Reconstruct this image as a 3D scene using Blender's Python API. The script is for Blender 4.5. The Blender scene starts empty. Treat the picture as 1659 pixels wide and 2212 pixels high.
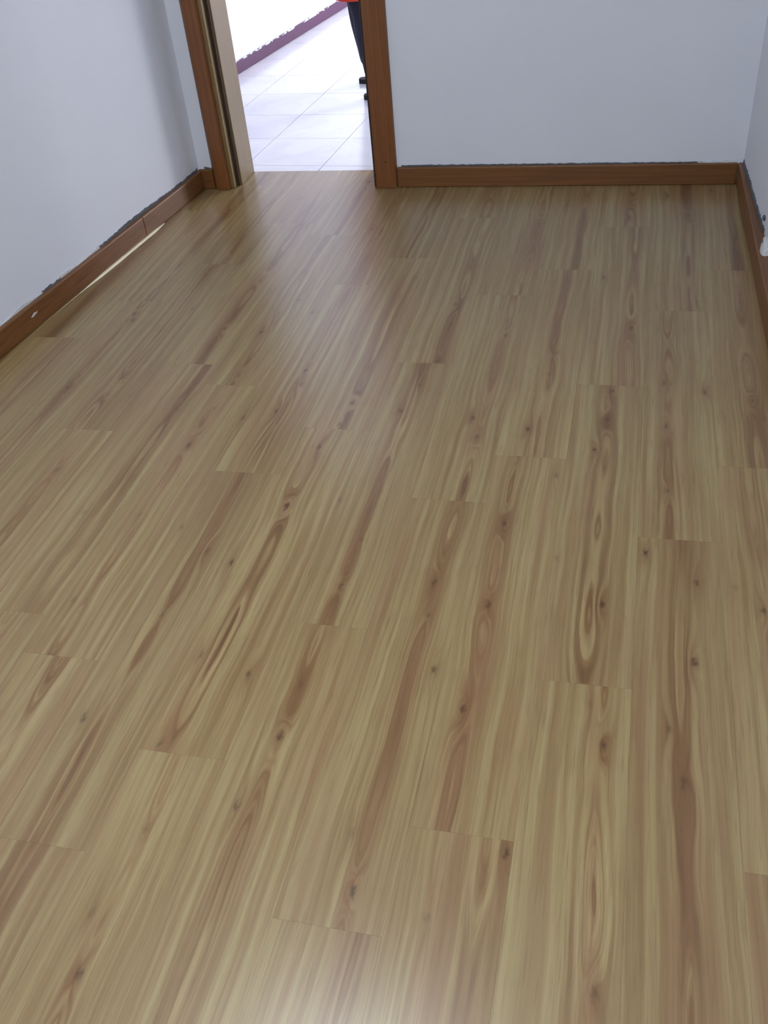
import bpy, bmesh, math, random
from mathutils import Matrix, Vector
random.seed(7)
S = bpy.context.scene
C = S.collection

# ------------------------------------------------------------------ camera
cd = bpy.data.cameras.new('camera')
cam = bpy.data.objects.new('camera', cd); C.objects.link(cam)
F, CX, CY = 2035.1, 816.9, 1235.0           # focal length and principal point in pixels of 1659 x 2212
R0 = Vector((0.97099849, 0.22241814, -0.0877046))
R1 = Vector((0.08290569, -0.65730475, -0.74905081))
R2 = Vector((-0.22425114, 0.720056, -0.65668165))
m = Matrix((R0, -R1, -R2)).transposed().to_4x4()
m.translation = Vector((0, 0, 1.5))
cam.matrix_world = m
cd.sensor_fit = 'HORIZONTAL'; cd.sensor_width = 36.0; cd.lens = F / 1659 * 36
cd.shift_x = (829.5 - CX) / 1659; cd.shift_y = (CY - 1106) / 1659
cd.clip_start = 0.02
S.camera = cam

# ------------------------------------------------------------------ light
S.view_settings.view_transform = 'Standard'; S.view_settings.look = 'None'
S.view_settings.gamma = 1.0; S.view_settings.use_curve_mapping = False
S.view_settings.exposure = 0.0
W = bpy.data.worlds.new('sky'); S.world = W; W.use_nodes = True
bg = W.node_tree.nodes['Background']
bg.inputs[0].default_value = (0.80, 0.90, 1.0, 1); bg.inputs[1].default_value = 1.0

def area(name, loc, rot, sx, sy, power, col):
    l = bpy.data.lights.new(name, 'AREA'); l.shape = 'RECTANGLE'; l.size = sx; l.size_y = sy
    l.energy = power; l.color = col
    o = bpy.data.objects.new(name, l); C.objects.link(o); o.location = loc; o.rotation_euler = rot
    return o
# daylight through the window in the wall behind the camera
area('daylight_room_window', (-0.30, -1.09, 1.60), (math.radians(90), 0, math.radians(180)), 1.40, 1.40, 142, (0.97, 0.94, 1.0))
# daylight through the corridor window, far right
area('daylight_corridor_window', (1.69, 8.55, 1.55), (math.radians(90), 0, math.radians(90)), 1.4, 1.6, 172, (0.95, 0.945, 1.0))

# ------------------------------------------------------------------ helpers
def tag(o, label=None, cat=None, group=None, kind=None):
    if label: o['label'] = label
    if cat: o['category'] = cat
    if group: o['group'] = group
    if kind: o['kind'] = kind
    return o
def mesh_obj(name, verts, faces, mat, parent=None, smooth=False):
    me = bpy.data.meshes.new(name); me.from_pydata(verts, [], faces); me.update()
    if mat: me.materials.append(mat)
    if smooth:
        for p in me.polygons: p.use_smooth = True
    o = bpy.data.objects.new(name, me); C.objects.link(o)
    if parent: o.parent = parent
    return o
def empty(name, loc=(0, 0, 0)):
    o = bpy.data.objects.new(name, None); C.objects.link(o); o.location = loc; return o
def prism_data(poly, z0, z1):
    n = len(poly)
    v = [(x, y, z0) for x, y in poly] + [(x, y, z1) for x, y in poly]
    f = [tuple(range(n - 1, -1, -1)), tuple(range(n, 2 * n))]
    f += [(i, (i + 1) % n, n + (i + 1) % n, n + i) for i in range(n)]
    return v, f
def ccw(poly):
    a = sum(poly[i][0] * poly[(i + 1) % len(poly)][1] - poly[(i + 1) % len(poly)][0] * poly[i][1] for i in range(len(poly)))
    return poly if a > 0 else poly[::-1]
def prism(name, poly, z0, z1, mat, parent=None, smooth=False):
    v, f = prism_data(ccw(poly), z0, z1)
    return mesh_obj(name, v, f, mat, parent, smooth)
def boxes(name, bl, mat, parent=None):
    V, Fc = [], []
    for (x0, x1, y0, y1, z0, z1) in bl:
        v, f = prism_data([(x0, y0), (x1, y0), (x1, y1), (x0, y1)], z0, z1)
        k = len(V); V += v; Fc += [tuple(i + k for i in q) for q in f]
    return mesh_obj(name, V, Fc, mat, parent)
def clip(poly, region):
    """Sutherland-Hodgman against a convex ccw region"""
    out = poly
    n = len(region)
    for i in range(n):
        a, b = region[i], region[(i + 1) % n]
        inp, out = out, []
        def side(p): return (b[0]-a[0])*(p[1]-a[1]) - (b[1]-a[1])*(p[0]-a[0])
        for j in range(len(inp)):
            p, q = inp[j], inp[(j + 1) % len(inp)]
            sp, sq = side(p), side(q)
            if sp >= 0: out.append(p)
            if (sp > 1e-9 and sq < -1e-9) or (sp < -1e-9 and sq > 1e-9):
                t = sp / (sp - sq)
                out.append((p[0] + t*(q[0]-p[0]), p[1] + t*(q[1]-p[1])))
        if len(out) < 3: return []
    return out
def parea(p):
    return abs(sum(p[i][0]*p[(i+1) % len(p)][1] - p[(i+1) % len(p)][0]*p[i][1] for i in range(len(p)))) / 2
def bevel(o, w=0.003, seg=2):
    b = o.modifiers.new('bevel', 'BEVEL'); b.width = w; b.segments = seg; b.limit_method = 'ANGLE'

# ------------------------------------------------------------------ materials
def s2l(c): return tuple(((v/255)/12.92 if v/255 <= 0.04045 else ((v/255+0.055)/1.055)**2.4) for v in c) + (1,)
class NT:
    def __init__(s, name, rough=0.5):
        s.mat = bpy.data.materials.new(name); s.mat.use_nodes = True
        s.t = s.mat.node_tree; s.b = s.t.nodes['Principled BSDF']; s.b.inputs['Roughness'].default_value = rough
    def new(s, typ): return s.t.nodes.new(typ)
    def put(s, sock, v):
        if hasattr(v, 'is_linked') or hasattr(v, 'links'): s.t.links.new(v, sock)
        else: sock.default_value = v
    def m(s, op, a, b=0.0, c=0.0):
        n = s.new('ShaderNodeMath'); n.operation = op
        s.put(n.inputs[0], a); s.put(n.inputs[1], b); s.put(n.inputs[2], c); return n.outputs[0]
    def xyz(s, x, y, z=0.0):
        n = s.new('ShaderNodeCombineXYZ'); s.put(n.inputs[0], x); s.put(n.inputs[1], y); s.put(n.inputs[2], z); return n.outputs[0]
    def sep(s, v):
        n = s.new('ShaderNodeSeparateXYZ'); s.put(n.inputs[0], v); return n.outputs[0], n.outputs[1], n.outputs[2]
    def noise(s, vec, scale=1.0, detail=2.0, rough=0.5, dist=0.0):
        n = s.new('ShaderNodeTexNoise'); s.put(n.inputs['Vector'], vec); n.inputs['Scale'].default_value = scale
        n.inputs['Detail'].default_value = detail; n.inputs['Roughness'].default_value = rough; n.inputs['Distortion'].default_value = dist
        return n.outputs['Fac']
    def ramp(s, fac, stops):
        n = s.new('ShaderNodeValToRGB'); s.put(n.inputs[0], fac)
        e = n.color_ramp.elements
        while len(e) < len(stops): e.new(0.5)
        for el, (p, c) in zip(e, stops): el.position = p; el.color = c if len(c) == 4 else tuple(c) + (1,)
        return n.outputs[0]
    def mix(s, f, a, b, mode='MIX'):
        n = s.new('ShaderNodeMix'); n.data_type = 'RGBA'; n.blend_type = mode
        s.put(n.inputs[0], f); s.put(n.inputs[6], a); s.put(n.inputs[7], b); return n.outputs[2]
    def obj(s):
        return s.new('ShaderNodeTexCoord').outputs['Object']
    def attr(s, name):
        n = s.new('ShaderNodeAttribute'); n.attribute_type = 'OBJECT'; n.attribute_name = name; return n
    def bump(s, h, strength=0.2, dist=0.002):
        n = s.new('ShaderNodeBump'); n.inputs['Strength'].default_value = strength; n.inputs['Distance'].default_value = dist
        s.put(n.inputs['Height'], h); s.t.links.new(n.outputs[0], s.b.inputs['Normal'])
    def base(s, c): s.put(s.b.inputs['Base Color'], c)
    def rough(s, v): s.put(s.b.inputs['Roughness'], v)
    def spec(s, v): s.b.inputs['Specular IOR Level'].default_value = v

def mat_plain(name, c, rough=0.5, var=0.06, scale=30):
    n = NT(name, rough); o = n.obj()
    f = n.noise(o, scale, 3)
    a = s2l(c); n.base(n.mix(f, tuple(v*(1-var) for v in a[:3]) + (1,), tuple(min(1, v*(1+var)) for v in a[:3]) + (1,)))
    return n.mat

def mat_wall():
    n = NT('white_limewash', 0.75); o = n.obj()
    f = n.noise(o, 2.2, 4); g = n.noise(o, 60, 3)
    n.base(n.mix(f, s2l((226, 230, 239)), s2l((234, 237, 244))))
    n.bump(n.m('ADD', n.m('MULTIPLY', f, 3.0), n.m('MULTIPLY', g, 0.25)), 0.25, 0.004); n.spec(0.25)
    return n.mat

def mat_laminate():
    n = NT('oak_laminate', 0.34)
    u, v, _ = n.sep(n.obj())
    seed = n.attr('seed').outputs['Fac']; u0 = n.attr('axis').outputs['Fac']; tone = n.attr('tone').outputs['Fac']
    # slow wander of the heart line of the board
    w1 = n.m('MULTIPLY', n.m('SUBTRACT', n.noise(n.xyz(n.m('MULTIPLY', v, 1.5), seed, n.m('MULTIPLY', u, 3.0)), 1, 2), 0.5), 0.040)
    w2 = n.m('MULTIPLY', n.m('SUBTRACT', n.noise(n.xyz(n.m('MULTIPLY', v, 7.0), seed, n.m('MULTIPLY', u, 20.0)), 1, 2), 0.5), 0.007)
    du = n.m('SUBTRACT', n.m('ADD', n.m('ADD', u, w1), w2), u0)
    # how far the cut lies from the pith, along the board: closed ovals and chevrons where it crosses zero
    q = n.m('MULTIPLY', n.m('SUBTRACT', n.noise(n.xyz(n.m('MULTIPLY', v, 2.0), n.m('ADD', seed, 31.0), 0.0), 1, 1.0), 0.5), 0.10)
    r = n.m('SQRT', n.m('ADD', n.m('MULTIPLY', du, du), n.m('MULTIPLY', q, q)))
    knot = None; halo = None
    jx = n.m('MULTIPLY', n.m('SUBTRACT', n.noise(n.xyz(n.m('MULTIPLY', u, 130.0), n.m('MULTIPLY', v, 60.0), seed), 1, 2), 0.5), 0.016)
    jy = n.m('MULTIPLY', n.m('SUBTRACT', n.noise(n.xyz(n.m('MULTIPLY', u, 130.0), n.m('MULTIPLY', v, 60.0), n.m('ADD', seed, 9.0)), 1, 2), 0.5), 0.030)
    for i in range(5):
        a = n.attr('knot%d' % i)
        ku, kv, ks = n.sep(a.outputs['Vector'])
        x = n.m('SUBTRACT', u, ku); y = n.m('SUBTRACT', v, kv)
        y3 = n.m('MULTIPLY', y, 0.23)
        d2 = n.m('ADD', n.m('MULTIPLY', x, x), n.m('MULTIPLY', y3, y3))
        g = n.m('MULTIPLY', ks, n.m('EXPONENT', n.m('MULTIPLY', d2, -1/(0.014**2))))
        xk = n.m('ADD', x, jx); y5 = n.m('MULTIPLY', n.m('ADD', y, jy), 0.50)
        d3 = n.m('ADD', n.m('MULTIPLY', xk, xk), n.m('MULTIPLY', y5, y5))
        k = n.m('MULTIPLY', ks, n.m('EXPONENT', n.m('MULTIPLY', d3, -1/(0.0056**2))))
        halo = g if halo is None else n.m('ADD', halo, g)
        knot = k if knot is None else n.m('ADD', knot, k)
    r = n.m('ADD', r, n.m('MULTIPLY', halo, 0.024))
    # growth rings as one-dimensional noise of the ring radius
    rings = n.noise(n.xyz(n.m('MULTIPLY', r, 70.0), seed, n.m('MULTIPLY', v, 1.2)), 1, 3.5, 0.62)
    fine = n.noise(n.xyz(n.m('MULTIPLY', u, 620.0), seed, n.m('MULTIPLY', v, 6.0)), 1, 3, 0.6)
    streak = n.noise(n.xyz(n.m('MULTIPLY', n.m('ADD', u, w1), 58.0), n.m('ADD', seed, 7.0), n.m('MULTIPLY', v, 0.9)), 1, 2.5, 0.55)
    near = n.m('EXPONENT', n.m('MULTIPLY', n.m('MULTIPLY', du, du), -1/(0.026**2)))      # heart band of the print
    col = n.ramp(rings, [(0.30, s2l((172, 138, 96))), (0.44, s2l((190, 160, 115))), (0.56, s2l((203, 178, 133))), (0.75, s2l((209, 187, 143)))])
    dark = n.ramp(rings, [(0.34, s2l((124, 82, 48))), (0.46, s2l((156, 112, 72))), (0.56, s2l((196, 164, 120))), (0.70, s2l((216, 190, 142)))])
    col = n.mix(n.m('MULTIPLY', near, 0.92), col, dark)
    col = n.mix(n.m('MULTIPLY', n.ramp(streak, [(0.42, (0, 0, 0, 1)), (0.62, (1, 1, 1, 1))]), 0.50), col, s2l((162, 122, 82)))
    col = n.mix(n.m('MULTIPLY', n.ramp(fine, [(0.45, (0, 0, 0, 1)), (0.75, (1, 1, 1, 1))]), 0.20), col, s2l((150, 116, 80)))
    flush = n.noise(n.xyz(n.m('MULTIPLY', u, 16.0), n.m('ADD', seed, 3.0), n.m('MULTIPLY', v, 1.6)), 1, 2, 0.5)
    col = n.mix(n.m('MULTIPLY', n.ramp(flush, [(0.48, (0, 0, 0, 1)), (0.66, (1, 1, 1, 1))]), 0.34), col, s2l((182, 134, 104)))
    fleck = n.noise(n.xyz(n.m('MULTIPLY', u, 230.0), seed, n.m('MULTIPLY', v, 11.0)), 1, 2, 0.5)
    col = n.mix(n.m('MULTIPLY', n.ramp(fleck, [(0.56, (0, 0, 0, 1)), (0.72, (1, 1, 1, 1))]), 0.35), col, s2l((146, 106, 70)))
    hal = n.m('MINIMUM', halo, 1.0)
    col = n.mix(n.m('MULTIPLY', hal, 0.50), col, s2l((150, 100, 62)))
    col = n.mix(n.m('MULTIPLY', n.m('MINIMUM', knot, 1.0), 0.85), col, s2l((82, 50, 30)))
    n.base(n.mix(1.0, col, n.xyz(n.m('MULTIPLY', tone, 0.585), n.m('MULTIPLY', tone, 0.595), n.m('MULTIPLY', tone, 0.50)), 'MULTIPLY'))
    n.rough(n.m('ADD', 0.25, n.m('MULTIPLY', fine, 0.10)))
    n.bump(fine, 0.10, 0.0006); n.spec(0.7)
    return n.mat

def mat_wood(name, c0, c1, rough=0.4, axis=2, grain=70):
    n = NT(name, rough); x, y, z = n.sep(n.obj())
    cs = [x, y, z]
    cs = [n.m('MULTIPLY', c, 2.0 if i == axis else grain) for i, c in enumerate(cs)]
    f = n.noise(n.xyz(*cs), 1, 4, 0.6)
    n.base(n.ramp(f, [(0.3, s2l(c0)), (0.7, s2l(c1))])); n.bump(f, 0.12, 0.001)
    return n.mat

def mat_tile():
    n = NT('white_floor_tile', 0.16); o = n.new('ShaderNodeNewGeometry').outputs['Position']
    f = n.noise(o, 3.0, 5, 0.6, 1.2)
    n.base(n.ramp(f, [(0.35, s2l((224, 223, 229))), (0.5, s2l((231, 230, 235))), (0.7, s2l((236, 236, 240)))]))
    return n.mat

WALL = mat_wall(); LAM = mat_laminate()
BOARD_X = mat_wood('brown_skirting_board', (102, 62, 28), (128, 83, 42), 0.42, 0)
BOARD_Y = mat_wood('brown_skirting_board_side', (102, 62, 28), (128, 83, 42), 0.42, 1)
CASE = mat_wood('brown_door_casing', (112, 66, 32), (138, 87, 46), 0.38, 2)
JAMB = mat_wood('pale_door_jamb', (124, 101, 58), (136, 112, 68), 0.42, 2, 40)
GAP_SHADE = mat_plain('dark_gap_shade', (58, 38, 24), 0.6)  # dark colour stands in for the shade in the frame gaps
CEM = mat_plain('bare_cement', (92, 95, 100), 0.9, 0.35, 90)
PLAS = mat_plain('rough_white_plaster', (206, 208, 208), 0.85, 0.08, 60)
SUB = mat_plain('concrete_screed', (90, 84, 74), 0.9)
TILE = mat_tile(); GROUT = mat_plain('grey_grout', (196, 195, 200), 0.9)
MAUVE = mat_plain('mauve_painted_skirting', (82, 40, 74), 0.5, 0.12, 25)
BEAD = mat_plain('glossy_cream_sealant', (250, 243, 208), 0.10, 0.04)
HOLE = mat_plain('nail_hole_dark', (36, 22, 12), 0.9)

# ------------------------------------------------------------------ room shell
YB, YF, YR = 4.235, 4.45, -1.10          # back wall inner and outer face, rear wall
H = 2.75
def lw(y): return -2.119 + 0.0937 * (y - 2.579)     # left wall face
def rw(y): return 0.451 + (4.235 - y) * 0.040       # right wall face
JL, JR = -1.775, -1.120                              # door opening between the jambs
room = [(lw(YR), YR), (rw(YR), YR), (rw(YB), YB), (lw(YB), YB)]
hallL = lambda y: -2.497 + 0.1308 * (y - 6.278)
YE, XE = 9.6, 1.70
hall = [(hallL(YF), YF), (XE, YF), (XE, YE), (hallL(YE), YE)]

def struct(o, label, cat): return tag(o, label, cat, None, 'structure')
floor = prism('floor', [(lw(YR)-.05, YR), (rw(YR)+.05, YR), (rw(YB)+.05, YF), (lw(YB)-.05, YF)], -0.08, -0.009, SUB)
struct(floor, 'oak-look laminate plank floor of the room', 'floor')
o = prism('wall_left', [(lw(YR), YR), (lw(YB), YB), (lw(YB)-.2, YB), (lw(YR)-.2, YR)], -0.08, H, WALL); wall_left = o
struct(o, 'white painted wall left of the doorway', 'wall')
o = prism('wall_right', [(rw(YR), YR), (rw(YB), YB), (rw(YB)+.2, YB), (rw(YR)+.2, YR)], -0.08, H, WALL); wall_right = o
struct(o, 'white painted wall on the far right edge', 'wall')
hx0, hx1, hz = JL - 0.045, JR + 0.045, 2.06
o = boxes('wall_back', [(-3.2, hx0, YB, YF, -0.08, H), (hx1, 1.9, YB, YF, -0.08, H), (hx0, hx1, YB, YF, hz, H)], WALL); wall_back = o
struct(o, 'white painted wall right of the doorway', 'wall')
wx0, wx1, wz0, wz1 = -1.0, 0.40, 0.90, 2.30
o = boxes('wall_rear', [(-2.9, wx0, YR-.2, YR, -0.08, H), (wx1, 1.0, YR-.2, YR, -0.08, H), (wx0, wx1, YR-.2, YR, -0.08, wz0), (wx0, wx1, YR-.2, YR, wz1, H)], WALL)
struct(o, 'white painted wall behind the camera with a window opening', 'wall')
o = boxes('ceiling', [(-2.9, 1.0, YR-.2, YB, H, H+.1)], WALL); struct(o, 'white painted ceiling of the room', 'ceiling')
win = empty('window_1', ((wx0+wx1)/2, YR-.1, wz0)); struct(win, 'white framed window in the wall behind the camera', 'window')
hw = (wx1-wx0)/2; FR = mat_plain('white_window_frame', (225, 226, 228), 0.4)
for a in [(-hw, -hw+.05, 0, 1.4), (hw-.05, hw, 0, 1.4), (-hw+.05, hw-.05, 0, .05), (-hw+.05, hw-.05, 1.35, 1.4)]:
    boxes('frame_bar', [(a[0], a[1], -.07, -.02, a[2], a[3])], FR, win)

# ---- laminate planks, each its own piece
rowx = lambda k: -0.4925 + 0.195 * k
PW, PL = 0.195, 1.207
joints = {4: 2.17, 3: 1.85, 2: 2.56, 1: 2.164, 0: 1.945, -1: 2.656, -2: 1.045, -3: 2.01, -4: 3.68, -5: 2.598, -6: 2.179, -7: 3.05, -8: 2.75, -9: 1.7, -10: 2.3}
KN = """-0.549,2.671 -0.609,2.368 -0.557,3.076 -0.364,2.962 -0.355,2.854 -0.387,2.348 -0.361,2.246 -0.183,2.749 -0.192,2.617 -0.222,2.301 -0.004,2.369 -0.030,2.214 0.002,2.527 -0.236,2.132 -0.123,2.085 -0.234,1.867 -0.091,1.749 0.112,1.791 0.266,2.542 0.256,3.134 0.159,2.352 0.162,2.047 0.152,2.587 0.396,3.133 0.395,2.506 0.422,2.410 -0.371,1.621 -0.364,1.511 -0.233,1.564 0.019,1.600 0.227,1.698 0.312,1.693 0.366,1.624 0.011,1.416 0.217,1.446 0.009,1.299 -0.242,1.249 -0.321,1.348 -0.296,1.320 0.166,1.262 0.192,1.133 0.041,1.199 -0.236,0.992 -0.113,0.934 -0.231,0.783 0.052,0.707 0.219,1.303 -1.037,1.105 -0.843,1.066 -0.720,1.276 -0.597,1.267 -0.633,0.947 -0.788,0.868 -0.814,0.692 -0.397,0.924 -0.367,0.811 -0.599,1.122 -0.786,0.582 -0.847,1.317 -1.725,2.895 -1.531,2.997 -1.349,2.850 -1.585,2.488 -1.587,2.385 -1.319,2.426 -1.314,2.315 -1.187,2.538 -1.196,2.332 -1.082,2.289 -0.992,2.336 -0.765,2.400 -0.773,2.277 -1.200,2.126 -1.372,1.783 -1.213,1.795 -1.073,1.756 -0.816,1.876 -0.804,2.157 -0.682,1.915 -0.967,1.668 -0.592,1.584 -0.583,1.761 -0.990,1.426 -1.234,1.450 -0.888,1.633 -0.970,2.583 -1.552,1.966 -1.344,3.243 -1.309,3.802 -0.742,3.285 -0.580,2.519 -0.960,2.496 -1.062,2.988 0.014,3.864 0.019,4.011"""
KN = [tuple(map(float, s.split(','))) for s in KN.split()]
inner = [(lw(YR)+.004, YR+.004), (rw(YR)-.004, YR+.004), (rw(YB)-.004, YB), (lw(YB)+.004, YB)]
door_poly = [(JL-.02, YB), (JR+.02, YB), (JR+.02, YF), (JL-.02, YF)]
G = 0.00012
full_mesh = None
for k in range(-11, 6):
    x0, x1 = rowx(k) + G, rowx(k+1) - G
    j0 = joints.get(k, 1.3); j = j0 - PL * math.ceil((j0 - YR) / PL)
    while j < YF:
        y0, y1 = j + G, j + PL - G; j += PL
        rect = [(x0, y0), (x1, y0), (x1, y1), (x0, y1)]
        A = clip(rect, inner); B = clip(rect, door_poly)
        if len(A) < 3 or parea(A) < 2e-4: A = []
        if len(B) < 3 or parea(B) < 2e-4: B = []
        if not A and not B: continue
        cx, cy = (x0+x1)/2, (y0+y1)/2
        if A and not B and abs(parea(A) - (x1-x0)*(y1-y0)) < 1e-6:
            if full_mesh is None:
                v, f = prism_data([(-PW/2+G, -PL/2+G), (PW/2-G, -PL/2+G), (PW/2-G, PL/2-G), (-PW/2+G, PL/2-G)], -0.008, 0)
                full_mesh = bpy.data.meshes.new('plank'); full_mesh.from_pydata(v, [], f); full_mesh.materials.append(LAM)
            o = bpy.data.objects.new('plank', full_mesh); C.objects.link(o); o.parent = floor
        else:
            V, Fc = [], []
            for P in (A, B):
                if not P: continue
                v, f = prism_data([(px-cx, py-cy) for px, py in ccw(P)], -0.008, 0)
                b = len(V); V += v; Fc += [tuple(i+b for i in q) for q in f]
            o = mesh_obj('plank', V, Fc, LAM, floor)
        o.location = (cx, cy, 0)
        kn = [(px-cx, py-cy) for px, py in KN if abs(px-cx) < PW/2 and y0 < py < y1]
        if len(kn) < 2:
            kn += [(random.uniform(-.06, .06), random.uniform(-.55, .55)) for _ in range(2)]
        kn = kn[:5]
        ax = sorted(p[0] for p in kn)[len(kn)//2]
        if abs(ax) > 0.06: ax = math.copysign(0.05, ax)
        o['seed'] = random.uniform(0, 60.0); o['axis'] = float(ax); o['tone'] = random.uniform(0.96, 1.035)
        for i in range(5):
            o['knot%d' % i] = [kn[i][0], kn[i][1], random.choice((0.35, 0.55, 0.75, 0.95))] if i < len(kn) else [5.0, 5.0, 0.0]

# ---- skirting boards
def skirting(name, pts, th, hh, mat, label, inward):
    """boards standing against a wall; pts = points along the wall face, th = thickness at each point"""
    e = empty(name, (pts[0][0], pts[0][1], 0)); struct(e, label, 'baseboard')
    for i in range(len(pts)-1):
        a, b = Vector(pts[i]), Vector(pts[i+1]); d = (b-a).normalized(); n = Vector((-d.y, d.x)) * inward
        a = a + d*0.0004; b = b - d*0.0004
        poly = [a + n*0.0005, b + n*0.0005, b + n*th[i+1], a + n*th[i]]
        o = prism('board', [(p.x - pts[0][0], p.y - pts[0][1]) for p in poly], 0.0005, hh, mat, e); bevel(o, 0.004, 2)
    return e
def Pl(y): return (lw(y), y)
def Pr(y): return (rw(y), y)
bl = skirting('baseboard_left', [Pl(YR+.01), Pl(1.30), Pl(3.655), Pl(YB-.016)], [.022]*4, 0.085, BOARD_Y, 'brown wooden skirting board along the left wall', -1)
bb = skirting('baseboard_back', [(-1.008, YB), (rw(YB)-.022, YB)], [.017, .017], 0.086, BOARD_X, 'brown wooden skirting board along the wall right of the doorway', -1)
bn = skirting('baseboard_nook', [(lw(YB)+.001, YB), (-1.893, YB)], [.016, .016], 0.088, BOARD_X, 'short brown skirting piece between left wall and door casing', -1)
br = skirting('baseboard_right', [Pr(YR+.01), Pr(1.6), Pr(YB-.001)], [.105, .080, .020], 0.085, BOARD_Y, 'brown wooden skirting board along the right wall', 1)

# ragged cement and plaster left above the skirting
def ragged(name, P, z0, hfun, s0, s1, mat, parent, n, step=0.012, th=0.004):
    """P(s) = point on the wall face; strip of uneven height above z0"""
    V = []; s = s0; cols = []
    while s < s1: cols.append(s); s += step * random.uniform(0.5, 1.5)
    cols.append(s1)
    for s in cols:
        p = P(s); h = max(0.0008, hfun(s))
        t = th * random.uniform(0.6, 1.2)
        for (off, z) in ((0, z0), (t, z0), (t*.8, z0+h), (0, z0+h)):
            V.append((p[0] + n[0]*off, p[1] + n[1]*off, z))
    Fc = [(0, 1, 2, 3)]
    for i in range(len(cols)-1):
        a, b = 4*i, 4*i+4
        Fc += [(a+1, b+1, b+2, a+2), (a+2, b+2, b+3, a+3), (a, a+3, b+3, b), (a, b, b+1, a+1)]
    k = 4*(len(cols)-1); Fc.append((k+3, k+2, k+1, k))
    return mesh_obj(name, V, Fc, mat, parent)
rj = lambda a: random.uniform(-a, a)
nl = (1, -0.0937)
ragged('cement_strip', Pl, 0.085, lambda s: 0.010 + 0.004*math.sin(s*9) + rj(.0025), 3.34, YB-.02, CEM, wall_left, nl)
ragged('plaster_edge', Pl, 0.085, lambda s: 0.006 + 0.005*math.sin(s*23) + rj(.002), 2.2, 3.33, PLAS, wall_left, nl)
ragged('cement_strip', Pl, 0.085, lambda s: 0.005 + rj(.003), 2.93, 3.05, CEM, wall_left, nl, th=.006)
ragged('cement_strip', lambda s: (s, YB), 0.088, lambda s: 0.007 + rj(.004), lw(YB)+.03, -1.893, CEM, wall_back, (0, -1))
ragged('cement_strip', lambda s: (s, YB), 0.086, lambda s: 0.006*(1 - 0.5*(s+1)/1.4) + rj(.0015), -0.99, 0.30, CEM, wall_back, (0, -1), th=.003)
ragged('plaster_edge', lambda s: (s, YB), 0.086, lambda s: 0.005 + rj(.004), 0.27, 0.42, PLAS, wall_back, (0, -1), th=.008)
ragged('cement_strip', Pr, 0.085, lambda s: 0.013 + rj(.005), 3.50, YB-.02, CEM, wall_right, (-1, 0), th=.006)
# lump of knocked-off plaster on the right wall
def lump(name, c, r, mat, parent, seedv):
    bm = bmesh.new(); bmesh.ops.create_icosphere(bm, subdivisions=3, radius=1)
    rr = random.Random(seedv)
    dirs = [(Vector((rr.gauss(0, 1), rr.gauss(0, 1), rr.gauss(0, 1))).normalized(), rr.uniform(-.35, .35)) for _ in range(14)]
    for v in bm.verts:
        s = 1 + sum(a*max(0, v.co.normalized().dot(d))**6 for d, a in dirs)
        v.co = Vector((c[0] + v.co.x*s*r[0], c[1] + v.co.y*s*r[1], c[2] + v.co.z*s*r[2]))
    me = bpy.data.meshes.new(name); bm.to_mesh(me); bm.free(); me.materials.append(mat)
    o = bpy.data.objects.new(name, me); C.objects.link(o); o.parent = parent
    return o
lump('plaster_lump', (rw(3.36)-.008, 3.36, .090), (.020, .062, .020), PLAS, wall_right, 3)
lump('plaster_pit', (rw(3.39)-.022, 3.38, .105), (.004, .009, .004), CEM, wall_right, 5)
lump('plaster_pit', (rw(3.54)-.004, 3.53, .128), (.005, .016, .010), CEM, wall_right, 6)
# white smear of paint on the left board, hairline where it is split
def quad_on_left(name, pts, mat, parent, off):
    V = []
    for y, z in pts: V.append((lw(y)+off - bl.location.x, y - bl.location.y, z))
    n = len(V); V2 = [(x+.0006, y, z) for x, y, z in V]
    Fc = [tuple(range(n)), tuple(range(2*n-1, n-1, -1))] + [(i, (i+1) % n, n+(i+1) % n, n+i) for i in range(n)]
    return mesh_obj(name, V+V2, Fc, mat, parent)
quad_on_left('paint_smear', [(2.80, .048), (2.815, .046), (2.84, .050), (2.845, .056), (2.835, .054), (2.825, .058), (2.812, .053)], PLAS, bl, .0222)
# glossy bead of sealant where the boards meet the floor
V = []; Fc = []; N = 60
for i in range(N+1):
    t = i/N; y = 2.86 + t*0.95
    w = 0.012 * min(1.0, (1-t)*9)**0.7 * (0.12*min(1, t*6) + 0.88*min(1.0, max(0.0, (t-.25)/.2))) + 0.0006 + rj(.0006)
    x = lw(y) + .022
    V += [(x, y, 0), (x, y, w*0.55), (x + w*.6, y, w*.30), (x + w, y, 0.0002)]
for i in range(N):
    a = 4*i; b = a+4
    Fc += [(a+1, a+2, b+2, b+1), (a+2, a+3, b+3, b+2), (a, a+1, b+1, b)]
o = mesh_obj('sealant_bead', [(x-bl.location.x, y-bl.location.y, z) for x, y, z in V], Fc, BEAD, bl, True); o['label'] = 'glossy cream sealant bead'

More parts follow.
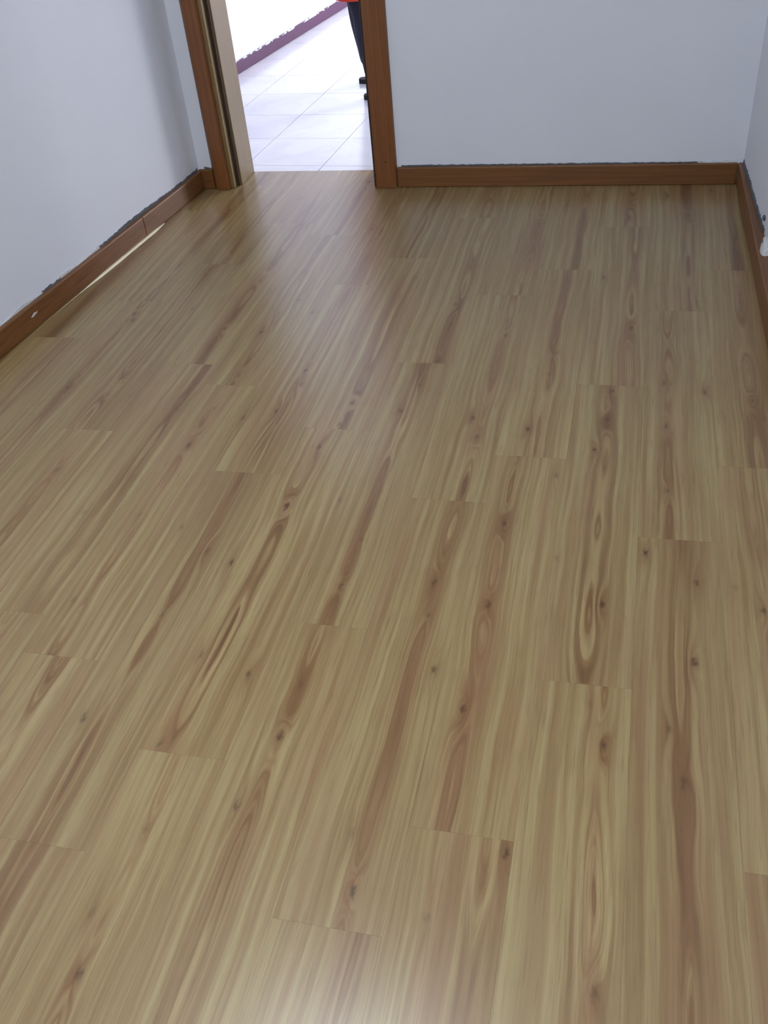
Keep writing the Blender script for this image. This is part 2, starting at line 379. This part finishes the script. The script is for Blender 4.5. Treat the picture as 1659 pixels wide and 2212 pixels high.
# ------------------------------------------------------------------ door frame
door = empty('door_1', ((JL+JR)/2, YB, 0)); struct(door, 'brown wooden door frame around the open doorway', 'door frame')
DX, DY = door.location.x, door.location.y
def dprism(name, poly, z0, z1, mat, bev=0.0):
    o = prism(name, [(x-DX, y-DY) for x, y in poly], z0, z1, mat, door)
    if bev: bevel(o, bev, 2)
    return o
def xbox(name, x0, x1, y0, y1, z0, z1, mat): return dprism(name, [(x0, y0), (x1, y0), (x1, y1), (x0, y1)], z0, z1, mat, .002)
HD = 2.0
dprism('casing', [(-1.893, YB-.0005), (-1.891, 4.221), (-1.876, 4.206), (-1.820, 4.204), (-1.813, 4.211), (-1.812, YB-.0005)], 0.0005, HD+.09, CASE, .002)
dprism('casing', [(-1.110, YB-.0005), (-1.108, 4.213), (-1.100, 4.206), (-1.034, 4.206), (-1.014, 4.219), (-1.010, YB-.0005)], 0.0005, HD+.09, CASE, .002)
xbox('casing', -1.808, -1.110, 4.206, YB-.0005, HD+.002, HD+.09, CASE)
xbox('jamb', hx0+.001, -1.796, 4.224, 4.272, 0.0005, HD, JAMB)
xbox('jamb', hx0+.001, JL, 4.272, YF, 0.0005, HD, JAMB)
xbox('gap_shade_strip', -1.796, -1.781, 4.259, 4.2715, 0.0005, HD, GAP_SHADE)
xbox('jamb', -1.095, hx1-.001, 4.224, 4.272, 0.0005, HD, JAMB)
xbox('jamb', JR, hx1-.001, 4.272, YF, 0.0005, HD, JAMB)
xbox('gap_shade_strip', -1.118, -1.111, 4.222, 4.2715, 0.0005, HD, GAP_SHADE)  # dark strip put in for the shaded gap beside the casing
xbox('jamb', JL, JR, 4.272, YF, HD-.03, HD, JAMB)
bm = bmesh.new(); bmesh.ops.create_cone(bm, segments=14, cap_ends=True, radius1=.0028, radius2=.0022, depth=.002, matrix=Matrix.Translation((-1.056-DX, 4.2052-DY, .116)) @ Matrix.Rotation(math.pi/2, 4, 'X'))
me = bpy.data.meshes.new('nail_hole'); bm.to_mesh(me); bm.free(); me.materials.append(HOLE)
o = bpy.data.objects.new('nail_hole', me); C.objects.link(o); o.parent = door; o['label'] = 'small dark nail hole'

# ------------------------------------------------------------------ added lamp, unseen on the ceiling, evens out the room light
lamp = empty('added_lamp', (-0.80, 1.18, H)); tag(lamp, 'added unseen round ceiling lamp that brightens the room', 'lamp')
def disc(name, r0, r1, z0, z1, mat, parent):
    bm = bmesh.new(); bmesh.ops.create_cone(bm, segments=40, cap_ends=True, radius1=r0, radius2=r1, depth=z1-z0, matrix=Matrix.Translation((0, 0, (z0+z1)/2)))
    me = bpy.data.meshes.new(name); bm.to_mesh(me); bm.free(); me.materials.append(mat)
    o = bpy.data.objects.new(name, me); C.objects.link(o); o.parent = parent; return o
disc('added_lamp_base', .40, .40, -.02, -.0005, FR, lamp)
gl = NT('added_shade_lit', 0.5); gl.base((0.9, 0.9, 0.88, 1)); gl.b.inputs['Emission Color'].default_value = (0.88, 0.96, 1.0, 1); gl.b.inputs['Emission Strength'].default_value = 1.6
disc('added_lamp_shade', .34, .39, -.085, -.021, gl.mat, lamp)
la = area('added_lamp_light', (-0.80, 1.18, H-.09), (0, 0, 0), .66, .66, 33, (0.88, 0.96, 1.0)); la.data.shape = 'DISK'

# ------------------------------------------------------------------ corridor beyond the doorway
fc = prism('floor_corridor', hall, -0.08, -0.006, GROUT); struct(fc, 'white tiled floor of the bright corridor', 'floor')
a = math.atan2(0.058, 1.0); TS = 0.405; ca, sa = math.cos(a), math.sin(a)
def tw(i, j): return (-1.828 + i*ca + j*sa, 4.95 - i*sa + j*ca)      # grid axes turned a little
tile_mesh = None
for i in range(-4, 12):
    for j in range(-4, 14):
        g = 0.0018
        q = [tw(i*TS+g, j*TS+g), tw((i+1)*TS-g, j*TS+g), tw((i+1)*TS-g, (j+1)*TS-g), tw(i*TS+g, (j+1)*TS-g)]
        P = clip(q, hall)
        if len(P) < 3 or parea(P) < 1e-3: continue
        c = tw((i+.5)*TS, (j+.5)*TS)
        if abs(parea(P) - (TS-2*g)**2) < 1e-6:
            if tile_mesh is None:
                v, f = prism_data([(x-c[0], y-c[1]) for x, y in q], -0.006, 0)
                tile_mesh = bpy.data.meshes.new('tile'); tile_mesh.from_pydata(v, [], f); tile_mesh.materials.append(TILE)
            o = bpy.data.objects.new('tile', tile_mesh); C.objects.link(o); o.parent = fc
        else:
            v, f = prism_data([(x-c[0], y-c[1]) for x, y in ccw(P)], -0.006, 0)
            o = mesh_obj('tile', v, f, TILE, fc)
        o.location = (c[0], c[1], -0.001)
wc = prism('wall_corridor', [(hallL(YF), YF), (hallL(YE), YE), (hallL(YE)-.2, YE), (hallL(YF)-.2, YF)], -0.08, 2.8, WALL)
struct(wc, 'white corridor wall with a mauve skirting seen through the doorway', 'wall')
o = boxes('wall_corridor_end', [(hallL(YE)-.2, XE+.2, YE, YE+.2, -0.08, 2.8)], WALL); struct(o, 'white wall closing the far end of the corridor', 'wall')
o = boxes('wall_corridor_right', [(XE, XE+.2, YF, 7.85, -.08, 2.8), (XE, XE+.2, 9.25, YE, -.08, 2.8), (XE, XE+.2, 7.85, 9.25, -.08, .75), (XE, XE+.2, 7.85, 9.25, 2.35, 2.8)], WALL)
struct(o, 'white corridor wall with the large window', 'wall')
o = prism('ceiling_corridor', [(hallL(YF)-.2, YF), (XE+.2, YF), (XE+.2, YE+.2), (hallL(YE)-.2, YE+.2)], 2.8, 2.9, WALL); struct(o, 'white ceiling of the corridor', 'ceiling')
def Ph(y): return (hallL(y), y)
bc = skirting('baseboard_corridor', [Ph(YF+.01), Ph(YE-.01)], [.012, .012], 0.072, MAUVE, 'mauve painted skirting along the corridor wall', -1)
ragged('plaster_edge', Ph, 0.066, lambda s: 0.008 + rj(.006), 5.6, 8.9, PLAS, wc, (1, -.13), 0.03, .014)

# ------------------------------------------------------------------ person in the corridor, seen side-on, facing right
SKIN = mat_plain('skin', (205, 160, 132), 0.55, 0.04)
NAVY = mat_plain('dark_navy_trousers', (24, 24, 44), 0.85, 0.2, 80)
RED = mat_plain('orange_red_coat', (214, 62, 34), 0.8, 0.08, 60)
SHOE = mat_plain('black_shoe_leather', (14, 13, 16), 0.45, 0.2)
SOLE = mat_plain('black_shoe_sole', (20, 20, 22), 0.8)
HAIR = mat_plain('black_hair', (22, 18, 18), 0.5, 0.3, 120)
EYE = mat_plain('dark_eye', (20, 14, 12), 0.2)
LIP = mat_plain('lips', (170, 88, 82), 0.5)
PX, PY = -1.500, 5.790
per = empty('person', (PX, PY, 0))
tag(per, 'person in dark trousers and orange-red coat standing in the corridor behind the door frame', 'person')
def skinned(name, chains, mat, parent, sub=2):
    """chains: lists of (x, y, z, rx, ry); points that coincide are welded, so limbs grow out of one body"""
    idx = {}; V = []; Rr = []; E_ = []
    for ch in chains:
        last = None
        for p in ch:
            key = tuple(round(c, 4) for c in p[:3])
            if key not in idx:
                idx[key] = len(V); V.append(p[:3]); Rr.append((p[3], p[4] if len(p) > 4 else p[3]))
            i = idx[key]
            if last is not None and last != i: E_.append((last, i))
            last = i
    me = bpy.data.meshes.new(name); me.from_pydata(V, E_, [])
    o = bpy.data.objects.new(name + '_cage', me); C.objects.link(o)
    md = o.modifiers.new('skin', 'SKIN'); md.use_smooth_shade = True; md.branch_smoothing = 0.4
    for i, sv in enumerate(me.skin_vertices[0].data):
        sv.radius = Rr[i]; sv.use_root = (i == 0)
    sd = o.modifiers.new('sub', 'SUBSURF'); sd.levels = sub; sd.render_levels = sub
    dg = bpy.context.evaluated_depsgraph_get()
    nm = bpy.data.meshes.new_from_object(o.evaluated_get(dg))
    bpy.data.objects.remove(o, do_unlink=True)
    nm.name = name; nm.materials.clear(); nm.materials.append(mat)
    for p in nm.polygons: p.use_smooth = True
    r = bpy.data.objects.new(name, nm); C.objects.link(r); r.parent = parent
    return r
AF, AN = (-0.050, 0.170), (0.062, -0.170)           # far and near ankle, in the person's own frame
pel = (-0.03, 0.0, 0.90)
spine = [(*pel, .135, .15), (-.03, 0, 1.02, .11, .13), (-.02, 0, 1.16, .11, .14), (-.02, 0, 1.29, .10, .13), (-.015, 0, 1.37, .055), (0, 0, 1.43, .048), (.015, 0, 1.50, .072), (.022, 0, 1.58, .082), (.012, 0, 1.655, .060)]
def leg(a, s):
    return [(*pel, .135, .15), (-.035, s*.085, .80, .095), (-.055, s*.11, .62, .078), (a[0]-.030, a[1]-s*.012, .46, .060), (a[0]-.028, a[1]-s*.006, .34, .056), (a[0]-.006, a[1], .16, .040), (a[0], a[1], .085, .034), (a[0]+.06, a[1], .045, .034), (a[0]+.14, a[1], .032, .026)]
def arm(s):
    w = (.10, s*.235, .86)
    ch = [[(-.02, 0, 1.29, .10, .13), (-.03, s*.165, 1.325, .056), (-.045, s*.205, 1.18, .046), (-.03, s*.225, 1.05, .040), (.04, s*.23, .95, .034), (*w, .026), (.118, s*.236, .82, .030, .018)]]
    palm = (.118, s*.236, .82, .030, .018)
    for i, (dx, L) in enumerate(((-.024, .058), (-.008, .070), (.009, .074), (.024, .066))):
        b = (.122+dx, s*.236, .785)
        ch.append([palm, (*b, .0095), (b[0]+.008, b[1]-s*.010, b[2]-L*.5, .0085), (b[0]+.018, b[1]-s*.026, b[2]-L*.95, .007)])
    ch.append([palm, (.152, s*.228, .815, .011), (.168, s*.214, .787, .009), (.172, s*.200, .765, .008)])
    return ch
skinned('body', [spine, leg(AF, 1), leg(AN, -1)] + arm(1) + arm(-1), SKIN, per)
def tro(a, s):
    g = [(p[0], p[1], p[2], p[3]+.009) for p in leg(a, s)[1:6]]
    return [(*pel, .150, .165)] + g + [(a[0]-.001, a[1], .085, .046)]
skinned('trousers', [tro(AF, 1), tro(AN, -1)], NAVY, per)
def loft(name, rings, mat, parent, nseg=28, caps=(True, True)):
    V, Fc = [], []
    for (cx, cy, z, rx, ry) in rings:
        for i in range(nseg):
            t = 2*math.pi*i/nseg; V.append((cx + rx*math.cos(t), cy + ry*math.sin(t), z))
    for k in range(len(rings)-1):
        for i in range(nseg):
            j = (i+1) % nseg; Fc.append((k*nseg+i, k*nseg+j, (k+1)*nseg+j, (k+1)*nseg+i))
    if caps[0]: Fc.append(tuple(range(nseg-1, -1, -1)))
    if caps[1]: Fc.append(tuple(range((len(rings)-1)*nseg, len(rings)*nseg)))
    return mesh_obj(name, V, Fc, mat, parent, True)
coat = loft('coat', [(.0, 0, .53, .148, .255), (.0, 0, .50, .154, .262), (.0, 0, .50, .159, .267), (-.02, 0, .75, .165, .230), (-.03, 0, .92, .172, .205), (-.03, 0, 1.08, .140, .175), (-.02, 0, 1.22, .140, .190), (-.02, 0, 1.32, .115, .165), (-.015, 0, 1.38, .075, .090), (-.01, 0, 1.41, .060, .062)], RED, per, 32, (False, False))
for s in (1, -1):
    skinned('coat_sleeve', [[(-.025, s*.12, 1.325, .075), (-.03, s*.165, 1.325, .074), (-.045, s*.205, 1.18, .062), (-.03, s*.225, 1.05, .056), (.04, s*.23, .95, .050), (.085, s*.234, .885, .046)]], RED, per, 1)
for a in (AF, AN):
    sh = empty('shoe', (a[0], a[1], 0)); sh.parent = per
    skinned('upper', [[(-.026, 0, .060, .034, .032), (.02, 0, .062, .040, .036), (.08, 0, .046, .036, .032), (.14, 0, .038, .036, .024), (.175, 0, .034, .026, .018)]], SHOE, sh)
    outl = [(-.062, -.022), (-.066, 0), (-.062, .022), (-.03, .034), (.05, .034), (.12, .045), (.17, .040), (.20, .02), (.206, 0), (.20, -.02), (.17, -.040), (.12, -.045), (.05, -.034), (-.03, -.034)]
    prism('sole', outl, 0.0, 0.024, SOLE, sh)
hair = loft('hair', [(-.035, 0, 1.44, .045, .062), (-.030, 0, 1.50, .068, .088), (-.022, 0, 1.58, .085, .094), (-.010, 0, 1.64, .088, .090), (.0, 0, 1.69, .075, .078), (.0, 0, 1.725, .045, .048), (.0, 0, 1.735, .012, .012)], HAIR, per)
for s in (1, -1):
    lump('eye', (.094, s*.032, 1.572), (.010, .014, .008), EYE, per, 11)
    lump('ear', (.012, s*.086, 1.555), (.018, .008, .028), SKIN, per, 12)
lump('nose', (.108, 0, 1.545), (.016, .011, .022), SKIN, per, 13)
lump('mouth', (.092, 0, 1.505), (.010, .022, .006), LIP, per, 14)
